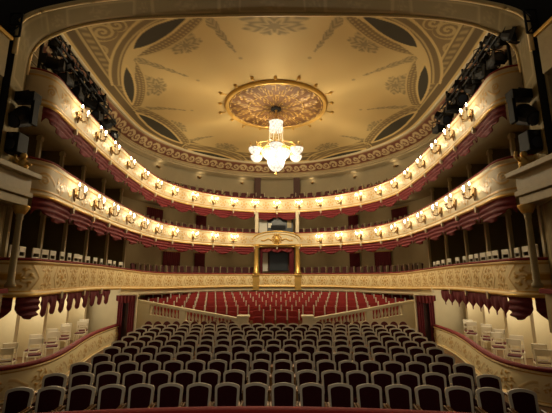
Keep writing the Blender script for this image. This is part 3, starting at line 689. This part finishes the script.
# wall doors and drapes between the tiers
for t, angs in ((1, (38, 52)), (2, (38, 62))):
    for sgn in (-1, 1):
        for q, dg in enumerate(angs):
            a = math.radians(dg)*sgn; R = RB+2.5; zf = TI[t]['zb']+.57+(-.3 if t == 1 else 0)
            d = thing('door_drape', f'dark red door drape behind the {"lowest" if t == 1 else "middle"} balcony, {ORD[q+1]} {"left" if sgn < 0 else "right"} of centre', 'drape', (R*math.sin(a), YC+R*math.cos(a), zf), -a, 'drapes over the balcony doorways')
            n = 46; Xc = np.zeros((n, 2, 3)); w = .75 if q else .45; Xc[:, :, 0] = np.linspace(-w, w, n)[:, None]; Xc[:, :, 1] = .04*np.sin(np.arange(n)*1.2)[:, None]; Xc[:, 1, 2] = 2.0
            gridobj('curtain', Xc, M['drape'], d); m = MB(); m.tube([(-w-.1, 0, 2.03), (w+.1, 0, 2.03)], .03, 8); m.build('curtain_rod', M['gold'], d)
for t, z in ((1, 4.85), (2, 7.75)):
    for sgn in (-1, 1):
        for dg in (16, 34, 52, 72): a = math.radians(dg)*sgn; lamp('added_gallery_fill', ((RB+1.5)*math.sin(a), YC+(RB+1.5)*math.cos(a), z), 5, (1, .80, .50), .1)  # unseen lights added to brighten the walls under the tiers
# central box -----------------------------------------------------------------------
cb = thing('royal_box', 'gilded central box with two columns and arched pediment facing the stage', 'box', (0, YC+RB, 0))
for sx in (-1, 1):
    m = MB(); m.lathe([(.26, 0), (.26, .12), (.2, .18), (.19, 1.0), (.17, 1.95), (.2, 2.0), (.27, 2.15), (.28, 2.25), (.0, 2.25)], 16, (sx*1.62, -.22, 3.10)); m.build('column', M['gold'], cb, smooth=True)
    m = MB(); m.box((sx*1.62, -.15, 2.5), (.5, .38, 1.2)); m.box((sx*1.62, -.2, 3.05), (.56, .5, .12)); m.build('pedestal', M['gold'], cb, bevel=.02)
    m = MB(); m.box((sx*1.62, -.05, 7.15), (.26, .26, 1.8)); m.build('upper_pier', M['ivory'], cb)
arcp = [(-1.85, 5.30), (1.85, 5.30), (1.85, 5.75)]+[(1.85*math.cos(q), 5.75+.62*math.sin(q)) for q in np.linspace(.02, PI-.02, 19)]+[(-1.85, 5.75)]
m = MB(); m.prism(arcp, -.32, -.06); m.build('pediment', M['cream'], cb, bevel=.01)
mo = [(1.9*math.cos(q), 5.77+.66*math.sin(q)) for q in np.linspace(0, PI, 25)]
m = MB(); m.tube([(x, -.36, z) for x, z in mo], .055, 6); m.tube([(-1.9, -.36, 5.36), (1.9, -.36, 5.36)], .06, 6); [m.tube([(.86*x, -.35, 5.40+.8*(z-5.4)) for x, z in mo], .03, 6)]; m.build('pediment_moulding', M['gold'], cb, smooth=True)
m = MB(); m.sphere((0, -.36, 5.80), .24, 12, 8, 1.15); [m.sphere((.34*math.cos(q), -.34, 5.8+.36*math.sin(q)), .085, 6, 5) for q in np.linspace(0, 2*PI, 12, endpoint=False)]
for sx in (-1, 1): m.tube([(sx*.4, -.34, 5.7), (sx*.7, -.35, 5.85), (sx*1.0, -.34, 5.68), (sx*1.25, -.34, 5.72)], .06, 6)
m.build('cartouche', M['gold'], cb, smooth=True)
n = 60; Xs = np.zeros((n, 8, 3)); tt = np.linspace(0, 1, n); Xs[:, :, 0] = (-1.3+2.6*tt)[:, None]
for j in range(8): Xs[:, j, 1] = -.02+.04*np.sin(tt*40+j); Xs[:, j, 2] = 5.28-j/7*(.32+.16*np.abs(np.sin(tt*3*PI)))
gridobj('box_swag', Xs, M['swag'], cb)
for sx in (-1, 1):
    Xs = np.zeros((20, 2, 3)); Xs[:, :, 0] = (sx*np.linspace(1.32, .98 if sx > 0 else 1.15, 20))[:, None]; Xs[:, :, 1] = .1+.04*np.sin(np.arange(20)*1.4)[:, None]; Xs[:, 0, 2] = 3.2; Xs[:, 1, 2] = 5.2
    gridobj('side_curtain', Xs, M['drape'], cb)
m = MB(); m.box((0, 1.5, 4.3), (2.9, .06, 1.95)); m.build('box_backdrop', M['box'], cb)
m = MB(); m.box((0.12, 1.42, 4.15), (1.5, .06, 1.5)); m.build('box_doorway', M['glass'], cb, bevel=.01); m = MB(); m.box((-.98, 1.42, 4.1), (.42, .05, 1.5)); m.build('mirror_panel', M['booth'], cb)
bt = thing('control_booth', 'glazed control booth above the central box with dark windows', 'booth', (0, YC+RB+.5, 0))
m = MB(); m.box((-1.13, 0, 7.0), (.62, .08, 1.5)); m.build('side_panel', M['booth'], bt); m = MB(); m.box((.25, .05, 6.95), (2.1, .08, 1.35)); m.build('window', M['glass'], bt)
m = MB(); m.box((.1, -.05, 6.85), (1.2, .12, .34)); m.build('console', M['black'], bt, bevel=.02); m = MB(); m.box((-.58, -.06, 7.0), (.3, .06, .36)); m.build('screen', M['booth'], bt); m = MB(); m.box((0, 0, 7.78), (2.9, .2, .14)); m.build('lintel', M['ivory'], bt)
m = MB(); m.box((1.0, -.04, 7.15), (.35, .05, .7)); m.build('window_frame', M['wall'], bt)
for sx in (-1, 1):
    sd = 'left' if sx < 0 else 'right'
    q = thing('gallery_pier', f'dark pier on the top gallery wall {sd} of centre', 'pier', (sx*1.7, YC+RB+1.9, 8.36), 0, 'piers of the top gallery'); m = MB(); m.box((0, 0, 1.6), (.55, .3, 3.2)); m.build('shaft', M['box'], q); m = MB(); m.box((0, 0, 3.1), (.65, .4, .12)); m.build('cap', M['soffit'], q)
    for k, dg in enumerate((18, 40, 62)):
        a = math.radians(dg)*sx; R = RB+2.45; q = thing('wall_lamp', f'small dark lamp on the top gallery wall, {ORD[k+1]} {sd} of centre', 'lamp', (R*math.sin(a), YC+R*math.cos(a), 10.95), -a, 'wall lamps of the top gallery')
        m = MB(); m.sphere((0, -.1, 0), .11, 8, 6); m.build('shade', M['bronze'], q, smooth=True); m = MB(); m.box((0, .0, .05), (.35, .16, .05)); m.build('bracket', M['bronze'], q)
        al = lamp('gallery_wash', (R*.985*math.sin(a), YC+R*.985*math.cos(a), 11.2), 3, (1, .78, .45), .1)
# proscenium ------------------------------------------------------------------------
pa = thing('proscenium_arch', 'broad gilt-edged proscenium arch framing the top of the view', 'arch')
farpx = [(27.5, 61), (29, 55), (32, 50), (38, 43), (46, 38), (55, 34), (70, 28.4), (92, 23.4), (120, 20), (150, 18), (184, 17), (230, 16.3), (272.7, 16)]
nearpx = [(18, 24), (19.5, 20.5), (22.5, 17.5), (26, 15), (30, 13), (39, 9.8), (50, 7), (72, 2.6), (92, -.2), (130, -4), (170, -6.5), (220, -8), (272.0, -9)]
YA, YN = 9.42, 8.45
fa = np.array([at_depth(px, py, YA) for px, py in [(a, b-1.5) for a, b in farpx]]); na = np.array([at_depth(px, py, YN) for px, py in nearpx])
fa[:, 0] -= fa[-1, 0]; na[:, 0] -= na[-1, 0]
fa = np.vstack([[fa[0, 0]-.03, .0], [fa[0, 0]-.02, 8.8], spline(fa, .12)]); na_s = spline(na, .12); na_s = na_s[np.linspace(0, len(na_s)-1, len(fa)-2).round().astype(int)]
na = np.vstack([[na[0, 0]-.02, .0], [na[0, 0]-.01, 8.8], na_s])
fa = np.vstack([fa, (fa[::-1]*(-1, 1))[1:]]); na = np.vstack([na, (na[::-1]*(-1, 1))[1:]])
nsv = 14; Xp = np.zeros((len(fa), nsv, 3))
for j in range(nsv):
    u = j/(nsv-1); q = na*(1-u)+fa*u; Xp[:, j, 0] = q[:, 0]; Xp[:, j, 2] = q[:, 1]; Xp[:, j, 1] = YN+(YA-YN)*u
sa_ = np.r_[0, np.cumsum(np.linalg.norm(np.diff(fa, axis=0), axis=1))]; sa_ -= sa_[-1]/2
# resample densely along the arch for its painted panels
nd = 700; qd = np.linspace(sa_[0], sa_[-1], nd); Xd = np.stack([np.stack([np.interp(qd, sa_, Xp[:, j, c]) for c in range(3)], -1) for j in range(nsv)], 1)
Sg, U = np.meshgrid(qd, np.linspace(0, 1, nsv), indexing='ij'); c = np.mod(Sg+1.3, 2.6)-1.3
g = np.maximum(line(np.abs(c), 1.0, .05)*(np.abs(U-.5) < .36), line(np.abs(U-.5), .36, .06)*(np.abs(c) < 1.0)); g = np.maximum(g, floral(c*.8, (U-.5)*.9, .32, 4)*.6); g = np.maximum(g, floral(np.abs(c)-1.3, (U-.5)*.7, .2, 5)*.7)
pp = np.array((.22, .165, .065))*(1-g[..., None])+np.array((.30, .22, .08))*g[..., None]
gridobj('painted_soffit', Xd, M['ceilpaint'], pa, pp, g*.5)
m = MB(); m.tube([(x, YA, z) for x, z in fa[1:-1]], .055, 8); m.build('inner_edge', M['palegold'], pa, smooth=True)
m = MB(); m.tube([(x, YN-.02, z) for x, z in na[1:-1]], .06, 8); m.build('outer_edge', M['palegold'], pa, smooth=True)
outr = [(-11, 0)]+[(-11, 16), (11, 16)]+[(11, 0)]
for nm, Y, E, mm in (('house_face', YA+.03, fa, M['portal']), ('stage_face', YN-.01, na, M['dark'])):  # stage face: near-black colour stands in for its unlit side
    mw = MB(); nP = len(E); v = [(x, Y, z) for x, z in E]+[(max(-11, min(11, x*11/7.2 if abs(x) > 7.0 else x*1.5)), Y, 16 if z > 8.9 else z) for x, z in E]
    v[nP] = (-11, Y, 0); v[-1] = (11, Y, 0); v[nP+1] = (-11, Y, 16); v[-2] = (11, Y, 16)
    mw.add(v, [(i, i+1, nP+i+1, nP+i) for i in range(nP-1)]); mw.build(nm, mm, pa)
# boxes in the proscenium side walls
for sgn in (-1, 1):
    sd = 'left' if sgn < 0 else 'right'
    pb = thing('stage_box', f'ivory stage box tower with column beside the {sd} edge of the arch', 'stage box', (sgn*6.82, 8.3, 0))
    k = -sgn                                               # +x local points into the hall when k=1
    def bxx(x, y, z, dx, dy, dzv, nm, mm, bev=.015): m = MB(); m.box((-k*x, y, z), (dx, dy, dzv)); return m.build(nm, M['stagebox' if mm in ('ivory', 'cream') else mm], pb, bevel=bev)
    bxx(.30, -1.15, 8.55, .5, 2.2, 1.1, 'upper_parapet', 'ivory'); bxx(.28, -1.15, 9.12, .6, 2.25, .1, 'upper_ledge', 'gold')
    bxx(.1, -.15, 4.95, .55, 2.5, .22, 'architrave', 'ivory'); bxx(.08, -.15, 5.15, .66, 2.6, .14, 'frieze', 'cream'); bxx(.1, -.15, 5.42, .6, 2.5, .4, 'middle_parapet', 'ivory'); bxx(.02, -.15, 5.68, .84, 2.7, .14, 'middle_ledge', 'ivory')
    bxx(.12, -.2, 2.62, .5, 2.2, .12, 'lower_ledge', 'rail'); bxx(.2, -.2, 2.1, .4, 2.2, .95, 'lower_parapet', 'ivory')
    bxx(.66, .06, 6.0, .9, .1, 6.6, 'rear_pier', 'cream'); bxx(1.1, -.6, 5.0, .1, 3.4, 10.0, 'back_wall', 'wall'); bxx(1.0, -.9, 6.9, .08, .9, 2.2, 'curtain', 'drape'); bxx(1.0, -.9, 4.0, .08, 1.4, 1.9, 'curtain', 'drape')
    m = MB(); m.lathe([(.13, 0), (.13, .08), (.085, .14), (.08, 1.0), (.07, 1.75), (.09, 1.8), (.08, 1.85), (.14, 2.02), (.15, 2.12), (0, 2.12)], 16, (k*.06, 1.02, 2.70)); m.build('column', M['stagebox'], pb, smooth=True)
    m = MB(); m.lathe([(.12, 0), (.17, .1), (.21, .2), (.21, .22), (.0, .22)], 16, (k*.06, 1.02, 4.62)); m.build('capital', M['gold'], pb, smooth=True)
    m = MB(); m.box((-k*.5, .9, 1.3), (.25, .25, 2.6)); m.build('pier', M['stagebox'], pb)
    fg = thing('gilded_figure', f'gilded cherub ornament on the {sd} stage box ledge', 'ornament', (sgn*6.62, 9.0, 5.75))
    m = MB(); m.sphere((0, 0, .16), .13, 8, 6, 1.2); m.sphere((0, -.03, .38), .09, 8, 6); m.tube([(-.1, 0, .2), (-.22, -.03, .32), (-.2, -.05, .45)], .04, 6); m.tube([(.1, 0, .2), (.22, -.03, .12)], .04, 6); m.tube([(-.05, -.03, .08), (-.16, -.08, .0)], .05, 6); m.tube([(.05, -.03, .08), (.16, -.08, .0)], .05, 6); m.build('figure', M['gold'], fg, smooth=True)
# stage lighting ----------------------------------------------------------------------
sl = thing('spotlight', '', 'spotlight', group='black spotlights at the ends of the top gallery')
m = MB(); m.tube([(0, .16, 0), (0, -.2, 0)], [.17, .20], 12); m.box((0, .2, 0), (.26, .18, .26)); m.build('body', M['black'], sl); m = MB(); m.tube([(0, -.195, 0), (0, -.21, 0)], .16, 12); m.build('lens', M['lens'], sl)
m = MB(); m.box((0, -.26, .20), (.32, .14, .015), rx=.5); m.box((0, -.26, -.20), (.32, .14, .015), rx=-.5); m.box((.19, -.26, 0), (.015, .14, .34)); m.box((-.19, -.26, 0), (.015, .14, .34)); m.build('barn_door', M['black'], sl)
m = MB(); m.tube([(-.26, 0, 0), (-.26, 0, .3), (0, 0, .38), (.26, 0, .3), (.26, 0, 0)], .02, 6); m.tube([(0, 0, .38), (0, 0, .5)], .035, 6); m.build('yoke', M['black'], sl)
mk = Maker(sl)
for sgn in (-1, 1):
    sd = 'left' if sgn < 0 else 'right'; i = 0
    rk = thing('lighting_rack', f'black pipe rack carrying spotlights over the {sd} end of the top balcony', 'lighting rack')
    rails = {}
    for s in np.arange(16.6, 23.4, .95):
        for lv in (0, 1, 2):
            if lv == 2 and s < 17.5: continue
            if random.random() < .06: continue
            i += 1; x, y, a = wall_at(sgn*s, .32+.22*lv); zz = 9.72+.56*lv+random.uniform(-.16, .16)
            q_ = mk((x, y, zz), sgn*random.uniform(-.6, 1.5), f'black spotlight over the {sd} end of the top balcony, {ORD[i]} from its back end'); q_.rotation_euler[0] = random.uniform(-.2, .7); rails.setdefault(lv, []).append((x, y, 10.26+.56*lv))
    for lv, pts in rails.items(): m = MB(); m.tube(pts, .04, 6); m.build('pipe', M['black'], rk)
    for s in (16.8, 18.6, 20.4, 22.2): x, y, a = wall_at(sgn*s, .8); m = MB(); m.tube([(x, y, 8.36), (x, y, 11.6)], .05, 6); m.build('upright', M['black'], rk)
    for nm, px, py, Y, sz, lb in (('moving_light', 20, 118, 9.0, 1.0, f'black moving-head stage light below the {sd} end of the top balcony'), ('loudspeaker', 14, 143, 8.9, .8, f'black loudspeaker on the {sd} stage box ledge')):
        x, z = at_depth(px, py, Y); x = abs(x-0.0)*sgn
        q = thing(nm, lb, 'stage equipment', (x, Y, z))
        if nm == 'moving_light':
            m = MB(); m.tube([(0, .1, .1), (0, -.3, -.18)], [.27, .2], 12); m.sphere((0, .1, .12), .29, 10, 8); m.build('head', M['black'], q); m = MB(); m.box((-.33, 0, .2), (.09, .22, .75)); m.box((.33, 0, .2), (.09, .22, .75)); m.box((0, 0, .62), (.74, .32, .26)); m.build('yoke', M['black'], q, bevel=.01); m = MB(); m.tube([(0, -.30, -.18), (0, -.32, -.19)], .17, 12); m.build('lens', M['lens'], q)
            m = MB(); m.tube([(0, 0, .5), (0, .1, .9), (sgn*.5, .3, .95)], .03, 6); m.build('bracket', M['black'], q)
        else:
            m = MB(); m.box((0, 0, 0), (.4, .4, .55)); m.build('cabinet', M['black'], q, bevel=.03); m = MB(); m.tube([(0, -.2, -.08), (0, -.215, -.08)], .15, 12); m.tube([(0, -.2, .17), (0, -.212, .17)], .06, 10); m.build('cone', M['lens'], q)
    x, z = at_depth(19, 28, 8.5); x = abs(x)*sgn
    q = thing('speaker_truss', f'small black cross-braced truss hung inside the {sd} shoulder of the arch', 'truss', (x, 8.3, z), 0)
    m = MB()
    for a0 in ((-.16, -.35), (.16, -.35)): m.tube([(a0[0], 0, -.35), (a0[0], 0, .35)], .03, 6)
    for zz in (-.35, 0, .35): m.tube([(-.16, 0, zz), (.16, 0, zz)], .025, 6)
    m.tube([(-.16, 0, -.35), (.16, 0, 0)], .02, 6); m.tube([(.16, 0, 0), (-.16, 0, .35)], .02, 6); m.build('lattice', M['black'], q)
# orchestra barrier ---------------------------------------------------------------------
ob = thing('orchestra_barrier', 'curved orchestra pit barrier topped with red velvet along the bottom edge', 'barrier')
xs = np.linspace(-7, 7, 80); Pb = np.stack([xs, 6.36-.025*xs*xs], 1); Nb = normals(Pb); Nb = np.where(Nb[:, 1:2] < 0, -Nb, Nb)
gridobj('velvet_rail', tube_along(Pb, Nb, 0, .83, .12, .045), M['red'], ob); gridobj('panel', sweep(Pb, Nb, [(-.08, -.6), (-.08, .80), (.08, .80), (.08, 0)]), M['dark'], ob)
# ------------------------------------------------------------------ light
w = bpy.data.worlds.new('stage_house'); SC.world = w; w.use_nodes = True
w.node_tree.nodes['Background'].inputs[0].default_value = (1, .80, .55, 1); w.node_tree.nodes['Background'].inputs[1].default_value = .06

sp = bpy.data.lights.new('added_stalls_fill_light', 'SPOT'); sp.energy = 540; sp.color = (1, .88, .70); sp.spot_size = math.radians(44); sp.spot_blend = .6; sp.shadow_soft_size = .5  # unseen spot added behind the camera to brighten the stalls chairs
so = bpy.data.objects.new('added_stalls_fill_light', sp); COL.objects.link(so); so.location = (0, -5, 6.2)
so.rotation_euler = Vector((0, 15, -5.4)).to_track_quat('-Z', 'Y').to_euler()
